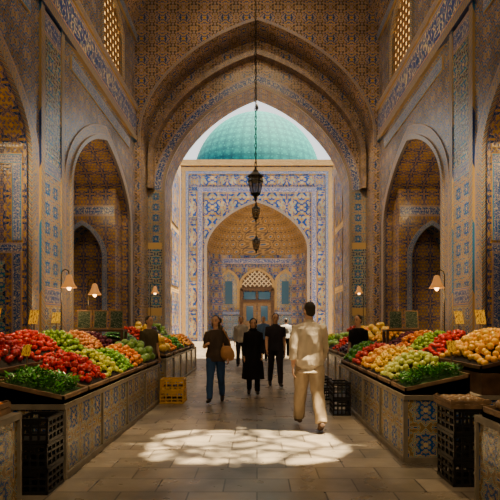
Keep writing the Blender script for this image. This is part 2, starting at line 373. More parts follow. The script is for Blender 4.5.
b.grid([[(plan(4.0,p)[0],FY+.7+plan(4.0,p)[1],z) for p in PS] for z in HH],0,False,lambda i,j:(j*.33,HH[i]))
struct(b.build('wall_portal_niche',m_far,smooth=True))
b=MB(); rows=[]
for i in range(15):
    th=PI/2*i/14; w=max(.02,4.0*math.cos(th)); z=7.4+3.7*(.7*math.sin(th)+.3*(1-math.cos(th)))
    rows.append([(plan(w,p)[0],FY+.7+plan(w,p)[1],z) for p in PS])
b.grid(rows,0,False,lambda i,j:(j*.5+.25*i,i*.5)); struct(b.build('ceiling_portal_hood',m_hood,smooth=True))
BY=FY+.7+ND
mpN=lambda s,z,n:(s,BY-.3+n,z)
panel(mpN,-3.3,3.3,0,7.1,-.05,m_far)
strip(mpN,-3.4,3.4,6.6,7.1,.06,m_script); strip(mpN,-3.4,3.4,2.2,2.45,.06,m_band3)
for c in (-2.45,2.45):
    archpanel(mpN,c,.68,2.8,5.0,.9,.04,m_dado,m_brick,.24); panel(mpN,c-.8,c+.8,.2,2.1,.03,m_blue)
    for zz in (2.9,): 
        q=MB(); q.box((c,BY-.42,4.1),(.62,.08,2.0)); struct(q.build(tname(),m_bglass))
q=MB(); P_=[(-1.3,4.55)]+[(x,z) for x,z in arc(1.3,4.9,1.15,14)]+[(1.3,4.55)]; q.face([mpN(s,z,-.02) for s,z in P_]); wn=struct(q.build('window_4',m_wood))
q=MB()
for i in range(-5,6):
    for d in (-1,1):
        pts=[]
        for k in range(21):
            x=-1.3+2.6*k/20; z=5.3+d*(x-i*.4)
            top=4.9+1.15*(.7*math.sqrt(max(0,1-(x/1.3)**2))+.3*(1-abs(x)/1.3))
            if 4.6<z<top: pts.append(mpN(x,z,-.06))
        if len(pts)>1: q.tube([pts[0],pts[-1]],.045,4)
m_lat=plain('pale_lattice',(.75,.62,.42),.6)
q.build('lattice',m_lat,wn); arch_band(mpN,0,1.3,4.9,1.15,.22,.12,m_brick,z0=2.2)
dr=struct(bpy.data.objects.new('door_1',None)); C.objects.link(dr); dr.location=(0,BY-.35,0)
q=MB()
for x in (-1.35,1.35): q.box((x,-.08,2.2),(.26,.2,4.4))
q.box((0,-.08,4.4),(2.9,.2,.28)); q.box((0,-.08,3.35),(2.6,.16,.2)); q.box((0,-.1,3.9),(.14,.12,1.0)); q.build('door_frame',m_wood,dr)
for sx in (-1,1):
    q=MB(); q.box((sx*.63,-.04,1.65),(1.2,.08,3.3)); q.box((sx*.63,-.1,.7),(.8,.05,1.0)); d=q.build('door_leaf',m_wood2,dr)
    q=MB(); q.box((sx*.63,-.1,2.3),(.6,.03,1.3)); q.build('pane',m_bglass,d)
    q=MB(); q.box((sx*.63,-.06,3.85),(1.0,.04,.65)); q.build('transom_pane',m_bglass,dr)
# dome
dm=thing('dome','great turquoise tiled dome rising behind the far portal','dome',(0,56,0))
b=MB(); b.lathe([(6.5,0),(6.5,14.6),(6.7,14.8),(6.7,15.3),(6.5,15.4)],n=48); b.build('drum',m_far,dm)
b=MB(); pr=[]
for i in range(25):
    a=-.35+(PI/2+.35)*i/24; pr.append((7.05*math.cos(a) if i<24 else .03,17.3+7.2*math.sin(a)*(1+.03*(i/24)**4)))
b.grid([[(r*math.cos(2*PI*k/64),r*math.sin(2*PI*k/64),z) for k in range(65)] for r,z in pr],0,False,lambda i,j:(j*.5,i*.5)); b.build('shell',m_dome,dm,smooth=True)
b=MB(); b.lathe([(.05,24.6),(.3,24.9),(.05,25.2),(.2,25.5),(.02,26.2)],n=10); b.build('finial',m_iron,dm,smooth=True)
# ---------------------------------------------------------------- hanging lanterns
def lantern(y,zc,s,label):
    top=vz(0) if y<17 else 12.5
    t=thing('hanging_lantern',label,'lantern',(-.03,y,zc),0)
    b=MB(); z=.42*s; i=0
    while z<top-zc-.02:
        a=(i%2)*PI/2; M=Matrix.Rotation(a,3,'Z')
        b.tube([M@Vector((.018*math.cos(q),0,0))+Vector((0,0,z+.05+.055*math.sin(q))) for q in [2*PI*k/8 for k in range(9)]],.006,4,caps=False); z+=.092; i+=1
    b.build('chain',m_iron,t,weld=False)
    b=MB(); b.lathe([(.02*s,.42*s),(.03*s,.36*s),(.05*s,.34*s),(.09*s,.27*s),(.19*s,.20*s),(.21*s,.17*s),(.17*s,.16*s)],n=6); b.build('cap',m_iron,t)
    b=MB()
    for k in range(6):
        a=2*PI*k/6; b.tube([(.16*s*math.cos(a),.16*s*math.sin(a),.17*s),(.18*s*math.cos(a),.18*s*math.sin(a),.05*s),(.11*s*math.cos(a),.11*s*math.sin(a),-.25*s)],.012*s,5)
    b.lathe([(.18*s,.04*s),(.19*s,.05*s),(.18*s,.065*s)],n=6); cg=b.build('cage',m_iron,t)
    b=MB(); b.lathe([(.15*s,.16*s),(.17*s,.05*s),(.10*s,-.24*s)],n=6); b.build('glass',m_lglass,cg)
    b=MB(); b.lathe([(.12*s,-.24*s),(.13*s,-.26*s),(.05*s,-.33*s),(.03*s,-.38*s),(.04*s,-.41*s),(.005*s,-.46*s)],n=6); b.build('base',m_iron,t)
lantern(10,4.32,.80,'largest and nearest iron lantern hanging on a long chain')
lantern(14,4.62,.62,'middle iron lantern hanging below and behind the largest one')
lantern(18.35,4.42,.78,'lowest iron lantern hanging before the far portal niche')
# ---------------------------------------------------------------- stalls
def counter(sg,x0,x1,y0,y1,h,label,riser=True):
    t=thing('market_counter',label,'counter',(sg*(x0+x1)/2,(y0+y1)/2,0)); W=x1-x0; D=y1-y0
    b=MB(); b.box((0,0,(h-.05)/2+.0),(W-.04,D-.04,h-.05)); b.build('body',m_dado,t)
    b=MB()
    n=max(1,round(D/1.2))
    for i in range(n+1):
        yy=-D/2+.03+(D-.06)*i/n; b.box((-sg*(W/2-.02),yy,(h-.05)/2),(.05,.035,h-.05))
    b.box((-sg*(W/2-.02),0,.03),(.06,D-.02,.06)); b.box((0,-D/2+.02,.03),(W-.02,.06,.06)); b.box((sg*(W/2-.04),-D/2+.02,(h-.05)/2),(.05,.05,h-.05))
    b.build('tile_border',m_stone,t)
    b=MB(); b.box((0,0,h-.025),(W,D,.05)); b.build('top_slab',m_stone,t)
    if riser:
        b=MB(); b.box((sg*(W/2-.40),0,h+.12),(.76,D-.04,.24)); b.build('riser',m_wood,t)
    return t
counter(-1,1.88,3.42,4.9,9.7,.74,'long tiled counter on the left carrying apples, tomatoes and herbs')
counter(1,1.62,3.26,5.5,9.9,.74,'long tiled counter on the right carrying lemons, peppers and herbs')
counter(-1,2.0,3.55,11.0,16.5,.74,'tiled counter on the left, beyond the yellow crates')
counter(1,1.95,3.55,11.2,16.5,.74,'tiled counter on the right, beyond the black crate stack')
counter(-1,1.95,3.3,2.4,4.15,.80,'nearest tiled counter at the left edge, carrying dried figs',False)
counter(1,1.76,3.1,2.4,4.05,.80,'nearest tiled counter at the right edge, carrying brown potatoes',False)
m_stem=plain('green_stem',(.05,.16,.02),.6); m_bstem=plain('brown_stem',(.1,.06,.03),.7)
PROTO={}
def lat(prof,r): return [(a*r,z*r) for a,z in prof]
def mk(name,c1,c2,shape,r,**k):
    b=MB(); mm=[fruitm(name+'_skin',c1,c2,k.get('rough',.26),c3=k.get('c3')),m_stem if k.get('gs',1) else m_bstem]
    if shape=='apple':
        b.lathe(lat([(.02,-.75),(.3,-.88),(.7,-.72),(.98,-.1),(.95,.35),(.65,.8),(.3,.85),(.02,.6)],r),n=12); b.tube([(0,0,.6*r),(.1*r,0,1.15*r)],.06*r,4,1)
    elif shape=='tomato':
        b.lathe(lat([(.02,-.78),(.5,-.72),(.95,-.2),(.97,.2),(.6,.68),(.25,.72),(.02,.62)],r),n=12,lobes=5,la=.03)
        for i in range(5):
            a=2*PI*i/5; b.face([(0,0,.72*r),(.18*r*math.cos(a-.5),.18*r*math.sin(a-.5),.75*r),(.6*r*math.cos(a),.6*r*math.sin(a),.76*r),(.18*r*math.cos(a+.5),.18*r*math.sin(a+.5),.75*r)],None,1)
    elif shape=='round':
        b.lathe(lat([(.02,-.96),(.45,-.86),(.85,-.5),(1,0),(.85,.5),(.45,.86),(.12,.93),(.02,.88)],r),n=12); b.lathe(lat([(.1,.9),(.08,.96),(.01,.97)],r),n=5,m=1)
    elif shape=='lemon':
        b.lathe(lat([(.02,-1.15),(.14,-1.07),(.36,-.95),(.82,-.6),(1,0),(.82,.6),(.36,.94),(.14,1.03),(.02,1.05)],r),n=12); b.lathe(lat([(.1,1.02),(.07,1.1),(.01,1.11)],r),n=5,m=1)
    elif shape=='pepper':
        b.lathe(lat([(.02,-.7),(.4,-.8),(.78,-.6),(.95,0),(1.0,.4),(.78,.78),(.3,.76),(.02,.6)],r),n=16,lobes=4,la=.09); b.tube([(0,0,.6*r),(.05*r,0,.95*r),(.25*r,0,1.1*r)],.12*r,5,1)
    elif shape=='long':
        L=k.get('L',3); pts=[(0,.25*r*math.sin(PI*i/8)*L/3,-L*r+2*L*r*i/8) for i in range(9)]; rr=[.25*r,.7*r,.95*r,r,r,.98*r,.9*r,.65*r,.2*r]
        b.tube(pts,rr,10); b.tube([(0,0,L*r),(0,.1*r,L*r+.6*r)],.15*r,4,1)
    elif shape=='pear':
        b.lathe(lat([(.02,-.95),(.5,-.9),(.95,-.45),(.97,0),(.7,.5),(.42,.8),(.2,.95),(.02,.94)],r),n=12); b.tube([(0,0,.9*r),(.1*r,0,1.25*r)],.06*r,4,1)
    elif shape=='pom':
        b.lathe(lat([(.02,-.9),(.5,-.85),(.95,-.3),(1,.15),(.7,.75),(.25,.9),(.18,1.05),(.3,1.25),(.1,1.1),(.02,1.0)],r),n=12,lobes=6,la=.02)
    elif shape=='potato':
        b.ell((0,0,0),(r*1.35,r*.95,r*.85),10,7)
        b.v=[tuple(Vector(p)*(1+.16*noise.noise(Vector(p)*22))) for p in b.v]
    elif shape=='herb':
        for i in range(90):
            a=random.uniform(0,2*PI); q=random.uniform(0,1)**.6; h=random.uniform(.2,1.1)*r; p=Vector((q*r*math.cos(a),q*r*math.sin(a)*1.2,h)); s=r*random.uniform(.16,.28)
            d=Vector((math.cos(a),math.sin(a),random.uniform(.1,1))).normalized(); e=d.cross(Vector((0,0,1))).normalized()
            b.face([p-d*s*.2,p+e*s*.5+d*s*.4,p+d*s*1.2,p-e*s*.5+d*s*.4],None,0)
        for i in range(10):
            a=2*PI*i/10; b.tube([(0,0,-.1*r),(.5*r*math.cos(a),.5*r*math.sin(a),.6*r)],.03*r,4,1)
    PROTO[name]=(b.mesh(name,mm,shape!='herb'),r,shape,k.get('L',1))
mk('red_apple',(.50,.010,.01),(.24,.006,.008),'apple',.040,gs=0,c3=(.5,.05,.02))
mk('tomato',(.85,.04,.008),(.65,.02,.008),'tomato',.038)
mk('green_apple',(.22,.40,.02),(.36,.5,.04),'apple',.039,gs=0)
mk('orange',(.9,.24,.005),(.85,.32,.01),'round',.041)
mk('lemon',(.94,.56,.01),(.95,.42,.01),'lemon',.040)
mk('lime',(.14,.38,.012),(.25,.48,.02),'lemon',.033)
mk('yellow_pepper',(.9,.5,.005),(.88,.60,.01),'pepper',.042)
mk('green_pepper',(.05,.26,.01),(.10,.34,.015),'pepper',.042)
mk('red_pepper',(.66,.015,.008),(.45,.02,.008),'pepper',.039)
mk('cucumber',(.03,.15,.015),(.05,.22,.02),'long',.024,L=4)
mk('pear',(.5,.58,.03),(.68,.62,.05),'pear',.038,gs=0)
mk('guava',(.72,.72,.14),(.62,.70,.12),'round',.037)
mk('mango',(.88,.38,.02),(.82,.46,.03),'lemon',.042,c3=(.65,.22,.02))
mk('pomegranate',(.42,.015,.015),(.55,.05,.02),'pom',.042)
mk('peach',(.85,.33,.06),(.88,.45,.12),'round',.039,c3=(.75,.10,.04))
mk('potato',(.26,.15,.06),(.32,.19,.08),'potato',.042)
mk('dried_fig',(.20,.10,.035),(.28,.14,.05),'potato',.034)
mk('aubergine',(.03,.008,.03),(.05,.01,.05),'pear',.055)
mk('herb_bunch',(.03,.19,.008),(.08,.32,.012),'herb',.10)
mk('plum',(.14,.02,.05),(.2,.03,.06),'round',.038)
mk('yellow_melon',(.85,.52,.05),(.8,.6,.09),'lemon',.085)
mk('cabbage',(.2,.38,.06),(.28,.48,.1),'round',.07)
tot={}
def heap(sg,xin,yc,zb,L,W,slope,H,kind,label,cat,traylab,dens=1.0,mtray=None,liner=None,ls=.4):
    me,r,shape,LL=PROTO[kind]
    t=thing('produce_tray',traylab,'tray',(sg*(xin+L/2),yc,zb)); hb=.05
    zf=lambda u:hb+u*slope
    b=MB(); X=lambda u:sg*(u-L/2)
    th=.02; wl=.03
    def prism(v0,v1,u0,u1,lo,hi):
        P=[[(X(u0),v0,lo(u0)),(X(u1),v0,lo(u1)),(X(u1),v0,hi(u1)),(X(u0),v0,hi(u0))],[(X(u0),v1,lo(u0)),(X(u1),v1,lo(u1)),(X(u1),v1,hi(u1)),(X(u0),v1,hi(u0))]]
        b.grid(P,0,True); b.face(P[0]); b.face(P[1])
    z0=lambda u:0; top=lambda u:zf(u)+wl
    prism(-W/2,W/2,0,L,z0,lambda u:zf(u)-.01)
    prism(-W/2,-W/2+th,0,L,z0,top); prism(W/2-th,W/2,0,L,z0,top); prism(-W/2,W/2,0,th,z0,top); prism(-W/2,W/2,L-th,L,z0,top)
    b.build('tray_body',mtray or m_wood2,t,weld=False)
    mo=lambda u,v:zf(u)+H*(1-abs(2*u/L-1)**2)*(1-abs(2*v/W)**2)
    b=MB(); nu,nv=8,10
    b.grid([[(X(th+(L-2*th)*i/nu),-W/2+th+(W-2*th)*j/nv,mo(th+(L-2*th)*i/nu,-W/2+th+(W-2*th)*j/nv)) for j in range(nv+1)] for i in range(nu+1)]); b.build('liner',liner or m_liner,t,smooth=True)
    grp=traylab.replace('holding','of')
    pts=[]
    if shape in('long','herb'):
        sp=r*1.9 if shape=='long' else r*1.2
        nu=int((L-2*r)/(sp*.89)); nv=int((W-2*r)/sp) if shape=='herb' else int((W-.04)/(2*LL*r*.8))
        for i in range(nu+1):
            for j in range(nv+1):
                u=r+.01+(L-2*r-.02)*i/max(1,nu); v=(-W/2+LL*r+.02+(W-2*LL*r-.04)*j/max(1,nv)) if shape=='long' else -W/2+r+.01+(W-2*r-.02)*(j+(i%2)*.5)/(nv+.5)
                pts.append((u+random.uniform(-.1,.1)*r,v+random.uniform(-.1,.1)*r,(r*.8 if shape=='long' else -.02)))
    else:
        for lay,(md,dz) in enumerate(((1.72/dens,.72*r),(1.95/dens,1.95*r))):
            P1=[]
            n=int(L*W/(r*r)*5)
            for _ in range(n):
                u=random.uniform(r+.012,L-r-.012); v=random.uniform(-W/2+r+.012,W/2-r-.012)
                if lay and (2*u/L-1)**2+(2*v/W)**2>ls*1.9: continue
                if all((u-a)**2+(v-c)**2>(md*r)**2 for a,c in P1): P1.append((u,v))
            pts+=[(u,v,dz+random.uniform(-.08,.1)*r) for u,v in P1]
    cnt=0
    for u,v,dz in pts:
        if tot.get(kind,0)+cnt>=298: break
        o=bpy.data.objects.new(kind,me); C.objects.link(o); tag(o,label,cat,grp)
        o.location=(sg*(xin+u),yc+v,zb+mo(u,v)+dz)
        if shape=='herb': o.rotation_euler=(0,-sg*.2,random.uniform(0,6))
        elif shape=='long': o.rotation_euler=(PI/2+random.uniform(-.1,.1),random.uniform(0,6),random.uniform(-.25,.25)); o.location.z+=r*.1
        elif shape in('lemon','pear'): o.rotation_euler=(random.uniform(.6,2),random.uniform(-.8,.8),random.uniform(0,6))
        else: o.rotation_euler=(random.uniform(-.7,.7),random.uniform(-.7,.7),random.uniform(0,6))
        s=random.uniform(.9,1.12); o.scale=(s,s,s); cnt+=1
    tot[kind]=tot.get(kind,0)+cnt
H=heap
zl,zu=.74,.98
H(-1,1.9,5.28,zl,.68,.72,.22,.08,'herb_bunch','leafy green herb bunch in the nearest left tray','herbs','wide front tray holding green herbs on the left counter',liner=m_liner_g)
H(-1,1.9,6.05,zl,.68,.78,.24,.2,'red_pepper','red pepper in the lower tray behind the left herbs','pepper','low tray holding red peppers behind the left herbs')
H(-1,1.9,6.82,zl,.68,.74,.24,.2,'pear','yellow-green pear in the lower left row','pear','low tray holding yellow-green pears on the left',ls=.35)
H(-1,1.9,7.56,zl,.68,.72,.24,.19,'lime','green lime in the lower left row','lime','low tray holding limes on the left')
H(-1,1.9,8.30,zl,.68,.74,.24,.2,'orange','orange in the lower left row behind the limes','orange','low tray holding oranges behind the limes on the left')
H(-1,1.9,9.15,zl,.68,.9,.24,.17,'cabbage','pale green cabbage in the last lower tray of the left counter','cabbage','low tray holding cabbages at the far end of the left counter')
H(-1,2.66,5.60,zu,.74,1.30,.24,.24,'red_apple','dark red apple heaped on the upper left shelf','apple','long upper tray holding dark red apples nearest on the left',mtray=m_wood)
H(-1,2.66,6.74,zu,.74,.94,.24,.22,'tomato','bright red tomato in the left upper tray behind the apples','tomato','upper tray holding tomatoes behind the left apples',mtray=m_wood,ls=.3)
H(-1,2.66,7.66,zu,.74,.84,.24,.2,'green_apple','green apple in the left upper tray','apple','upper tray holding green apples on the left',mtray=m_wood,ls=.3)
H(-1,2.66,8.52,zu,.74,.80,.24,.18,'peach','blushing peach in the left upper tray behind the green apples','peach','upper tray holding peaches behind the green apples on the left',mtray=m_wood)
H(-1,2.66,9.31,zu,.74,.66,.24,.15,'plum','dark plum in the last upper tray of the left counter','plum','last upper tray holding plums on the left counter',mtray=m_wood)
H(1,1.64,5.84,zl,.72,.6,.22,.08,'herb_bunch','leafy green herb bunch in the nearest right tray','herbs','wide front tray holding green herbs on the right counter',liner=m_liner_g)
H(1,1.64,6.50,zl,.72,.66,.24,.2,'guava','pale yellow-green guava behind the right herbs','guava','low tray holding pale guavas behind the right herbs')
H(1,1.64,7.18,zl,.72,.64,.24,.2,'yellow_pepper','yellow pepper in the lower right row behind the guavas','pepper','low tray holding yellow peppers on the right')
H(1,1.64,7.84,zl,.72,.64,.24,.19,'mango','orange-yellow mango in the lower right row','mango','low tray holding mangoes on the right')
H(1,1.64,8.52,zl,.72,.66,.24,.19,'pomegranate','red pomegranate in the lower right row','pomegranate','low tray holding pomegranates on the right')
H(1,1.64,9.32,zl,.72,.86,.24,.19,'green_pepper','green pepper in the last lower tray on the right counter','pepper','low tray holding green peppers at the far end of the right counter')
H(1,2.48,6.24,zu,.76,1.38,.24,.24,'lemon','bright yellow lemon heaped on the upper right shelf','lemon','long upper tray holding lemons nearest on the right',mtray=m_wood,ls=.35)
H(1,2.48,7.38,zu,.76,.82,.24,.2,'tomato','red tomato in the right upper tray behind the lemons','tomato','upper tray holding tomatoes behind the right lemons',mtray=m_wood,ls=.15)
H(1,2.48,8.16,zu,.76,.68,.24,.17,'green_apple','green apple in the right upper tray behind the tomatoes','apple','upper tray holding green apples on the right',mtray=m_wood,ls=.25)
H(1,2.48,8.86,zu,.76,.66,.24,.16,'orange','orange in the right upper tray behind the green apples','orange','upper tray holding oranges behind the right green apples',mtray=m_wood,ls=.25)
H(1,2.48,9.52,zu,.76,.60,.24,.14,'plum','dark plum in the far upper tray of the right counter','plum','upper tray holding plums at the far right end',mtray=m_wood,ls=.1)
farl=[('yellow_melon','cucumber'),('orange','pomegranate'),('green_pepper','yellow_melon'),('mango','aubergine'),('peach','cabbage')]
farr=[('aubergine','mango'),('red_pepper','yellow_melon'),('cabbage','peach'),('lime','yellow_pepper'),('pear','pomegranate')]
words=['first','second','third','fourth','last']
plur=lambda n:n+('es' if n.endswith(('o','ch')) else 's')
for sg,xi,lst,side,y0 in ((-1,2.02,farl,'left',11.55),(1,1.97,farr,'right',11.75)):
    for i,(a,c) in enumerate(lst):
        na,nc=a.replace('_',' '),c.replace('_',' ')
        H(sg,xi,y0+i*1.05,zl,.7,.98,.24,.2,a,'%s in the %s lower tray of the far %s counter'%(na,words[i],side),na.split()[-1],'%s lower tray holding %s on the far %s counter'%(words[i],plur(na),side),dens=.8,ls=.15)
        H(sg,xi+.76,y0+i*1.05,zu,.72,.98,.24,.2,c,'%s in the %s upper tray of the far %s counter'%(nc,words[i],side),nc.split()[-1],'%s upper tray holding %s on the far %s counter'%(words[i],plur(nc),side),mtray=m_wood,dens=.8,ls=.15)
H(-1,1.98,3.42,.80,.8,.8,.1,.13,'dried_fig','dried brown fig on the nearest left counter','fig','shallow tray holding dried figs on the nearest left counter',dens=.95,ls=.3)
H(1,1.79,3.5,.80,.8,.95,.1,.13,'potato','brown potato on the nearest right counter','potato','shallow tray holding potatoes on the nearest right counter',ls=.3)
print('fruit',tot)
# crates
def crate_mesh(w,d,h):
    b=MB()
    for z in (.015,h-.015):
        for s in (-1,1): b.box((0,s*(d/2-.012),z),(w,.024,.03)); b.box((s*(w/2-.012),0,z),(.024,d,.03))
    for k in range(1,3):
        z=.015+(h-.03)*k/3
        for s in (-1,1): b.box((0,s*(d/2-.01),z),(w-.03,.012,.02)); b.box((s*(w/2-.01),0,z),(.012,d-.03,.02))
    for i in range(5):
        x=-w/2+.015+(w-.03)*i/4
        for s in (-1,1): b.box((x,s*(d/2-.011),h/2),(.02,.016,h))
    for i in range(5):
        y=-d/2+.015+(d-.03)*i/4
        for s in (-1,1): b.box((s*(w/2-.011),y,h/2),(.016,.02,h))
    b.box((0,0,.02),(w-.02,d-.02,.015)); return b
def crates(x,y,n,w,d,h,mat,labels,rz=0):
    for i in range(n):
        t=thing('plastic_crate',labels[i],'crate',(x,y,i*h),rz+random.uniform(-.03,.03))
        crate_mesh(w,d,h-.004).build('body',mat,t,weld=False)
        for s in (-1,1): b=MB(); b.box((0,s*(d/2-.004),h*.8),(.12,.014,.03)); b.build('handle',mat,t)
    return n*h
crates(-2.03,4.66,3,.32,.38,.23,m_black,['black plastic crate at the bottom of the near left stack','black plastic crate in the middle of the near left stack','black plastic crate on top of the near left stack'])
hz=crates(2.0,4.90,3,.32,.42,.245,m_black,['black plastic crate at the bottom of the near right stack','black plastic crate in the middle of the near right stack','black plastic crate on top of the near right stack'])
crates(-1.62,9.7,2,.46,.40,.23,m_yel,['yellow plastic crate on the floor beside the left counter','yellow plastic crate stacked on the other yellow one'])
crates(1.40,8.45,2,.3,.4,.28,m_black,['lower black crate against the middle of the right counter','upper black crate against the middle of the right counter'])
crates(1.3,10.1,2,.36,.4,.22,m_black,['lower dark crate past the end of the right counter','upper dark crate past the end of the right counter'])
for z0,nm in ((.03,'lower'),(.26,'upper')):
    for i in range(8):
        o=bpy.data.objects.new('aubergine',PROTO['aubergine'][0]); C.objects.link(o); tag(o,'dark aubergine lying in the %s yellow crate'%nm,'aubergine','aubergines in the %s yellow crate'%nm); o.location=(-1.755+.09*(i%4),9.62+.14*(i//4),z0+.052); o.rotation_euler=(PI/2,0,random.uniform(-.2,.2)); o.scale=(.8,.8,.8)
def woodbox(x,y,z,w,d,h,label,name='wooden_box'):
    t=thing(name,label,'box',(x,y,z),random.uniform(-.06,.06)); b=MB()
    b.box((0,0,.01),(w,d,.02))
    for s in (-1,1):
        for k in range(2): b.box((0,s*(d/2-.008),h*(.28+.46*k)),(w,.014,h*.38)); b.box((s*(w/2-.008),0,h*(.28+.46*k)),(.014,d,h*.38))
    b.build('slats',m_wood2,t)
    for sx in (-1,1):
        for sy in (-1,1): b=MB(); b.box((sx*(w/2-.025),sy*(d/2-.025),h/2),(.03,.03,h+.01)); b.build('corner_post',m_wood2,t)
    return t
woodbox(2.0,4.90,hz,.38,.44,.08,'shallow slatted wooden box on the near right crate stack')
for i in range(12):
    o=bpy.data.objects.new('potato',PROTO['potato'][0]); C.objects.link(o); tag(o,'potato in the shallow box on the near right crate stack','potato','potatoes in the shallow box'); o.location=(1.88+.08*(i%4),4.79+.1*(i//4),hz+.02+.04)
woodbox(-2.75,3.99,.8,.3,.28,.12,'small slatted wooden box behind the dried figs')
woodbox(-2.2,3.99,.8,.34,.28,.10,'small slatted wooden box of oranges behind the dried figs')
for i in range(9):
    o=bpy.data.objects.new('orange',PROTO['orange'][0]); C.objects.link(o); tag(o,'orange in the small box behind the dried figs','orange','oranges in the small box behind the figs'); o.location=(-2.3+.095*(i%3),3.91+.082*(i//3),.82+.045)
def tagm():
    t=NT('price_card',.6); o=t.obj(); s=t.sep(o); c=t.comb(s[0],0.0,t.math('MULTIPLY',s[2],.55))
    n=t.noise(c,28,2); cc=t.mix(t.math('LESS_THAN',t.math('ABSOLUTE',t.math('SUBTRACT',n,.5)),.025),(1,.66,.03),(.3,.08,.01)); return t.col(cc)
m_card=tagm()
def ptag(x,y,z,h,label,w=.15,hh=.19,mat=None):
    t=thing('price_tag',label,'sign',(x,y,z),random.uniform(-.15,.15)); b=MB(); b.box((0,.008,h/2),(.012,.012,h)); b.build('stick',m_wood2,t)
    M=Matrix.Rotation(-.35,4,'X'); b=MB(); b.box((0,0,h),(w,.006,hh),M=M); b.build('card',mat or m_card,t)
ptag(-3.2,7.17,1.3,.32,'tall yellow price card above the tomatoes on the left',.13,.21)
ptag(-3.25,6.20,1.3,.32,'yellow price card above the dark red apples, nearest left one',.13,.21)
ptag(-2.60,5.64,.95,.28,'yellow price card low between the red apples and the herbs',.10,.13)
ptag(3.1,6.94,1.3,.32,'yellow price card between lemons and tomatoes on the right',.13,.21)
ptag(3.15,7.80,1.3,.32,'yellow price card above the tomatoes on the right',.13,.21)
ptag(2.4,6.17,.95,.30,'yellow price card low between lemons and herbs on the right',.11,.14)
ptag(-3.25,8.09,1.3,.32,'yellow card above the green apples on the left',.13,.18)
t=NT('slate',.7,.2); s_=t.noise(t.vm('MULTIPLY',t.obj(),(1,1,2.2)),20,2); m_slate=t.col(t.mix(t.math('LESS_THAN',t.math('ABSOLUTE',t.math('SUBTRACT',s_,.5)),.014),(.014,.045,.03),(.34,.36,.28)))
def board(x,y,z,label,rz=0):
    t=thing('slate_board',label,'sign',(x,y,z),rz); M=Matrix.Rotation(-.2,4,'X'); b=MB(); b.box((0,0,.19),(.24,.012,.34),M=M); b.build('slate',m_slate,t)
    b=MB()
    for s in (-1,1): b.box((s*.125,0,.19),(.02,.025,.38),M=M)
    for k in (0,1):
        c=M@Vector((0,0,-.18+.36*k)); b.box(Vector((0,0,.19))+c,(.26,.025,.02),M=M)
    b.tube([(0,.05,.3),(0,.16,.0)],.008,5); b.build('wooden_frame',m_wood2,t)
def rack(x,y,w,label):
    t=thing('display_rack',label,'rack',(x,y,0)); b=MB(); b.box((0,0,1.38),(w,.34,.04)); b.build('shelf',m_wood,t)
    for sx in (-1,1):
        for sy in (-1,1): b=MB(); b.box((sx*(w/2-.03),sy*.14,.68),(.05,.05,1.36)); b.build('leg',m_wood,t)
rack(-3.1,9.93,.98,'tall wooden rack holding slate boards at the end of the left counter')
rack(2.95,10.12,.75,'tall wooden rack holding slate boards at the end of the right counter')
for i,x in enumerate((-3.42,-3.1,-2.78)): board(x,9.9,1.405,['leftmost small green slate board on the left rack','middle small green slate board on the left rack','rightmost small green slate board on the left rack'][i],.15)
for i,x in enumerate((2.8,3.12)): board(x,10.1,1.405,['small green slate board on the right rack, nearer the aisle','small green slate board on the right rack, nearer the wall'][i],-.15)
def lamp(x,y,zs,sg,label,s=1.0,light=True):
    t=thing('post_lamp',label,'lamp',(x,y,0)); b=MB(); b.tube([(0,0,0),(0,0,zs+.2),(-sg*.02,0,zs+.27),(-sg*.08,0,zs+.3),(-sg*.14,0,zs+.27),(-sg*.15,0,zs+.19)],.010,6); b.lathe([(.1,0),(.1,.02),(.03,.05)],n=12); b.build('pole',m_iron,t)
    b=MB(); b.lathe([(.02*s,.20*s),(.05*s,.18*s),(.07*s,.10*s),(.10*s,.02*s),(.15*s,-.05*s),(.14*s,-.05*s),(.06*s,.08*s)],(-sg*.15,0,zs),14); sh=b.build('lamp_shade',m_shade,t,smooth=True)
    b=MB(); b.ell((-sg*.15,0,zs-.04),(.045*s,.045*s,.06*s),8,6); b.build('bulb',m_bulb,sh,smooth=True)
    if light:
        l=bpy.data.lights.new('lamp_light','POINT'); l.energy=16; l.color=(1,.6,.24); l.shadow_soft_size=.08; o=bpy.data.objects.new('lamp_light',l); C.objects.link(o); o.parent=t; o.location=(-sg*.15,0,zs-.2)
lamp(-3.72,9.5,2.25,-1,'glowing bell-shaped lamp on a post, nearest on the left')
lamp(-3.72,11.0,2.2,-1,'glowing bell-shaped lamp on a post, second on the left')
lamp(3.60,9.6,2.25,1,'glowing bell-shaped lamp on a post beside the right pier')
lamp(-3.7,17.4,2.6,-1,'small far lamp on a post before the left jamb',1,False)
lamp(3.7,17.4,2.6,1,'small far lamp on a post before the right jamb',1,False)
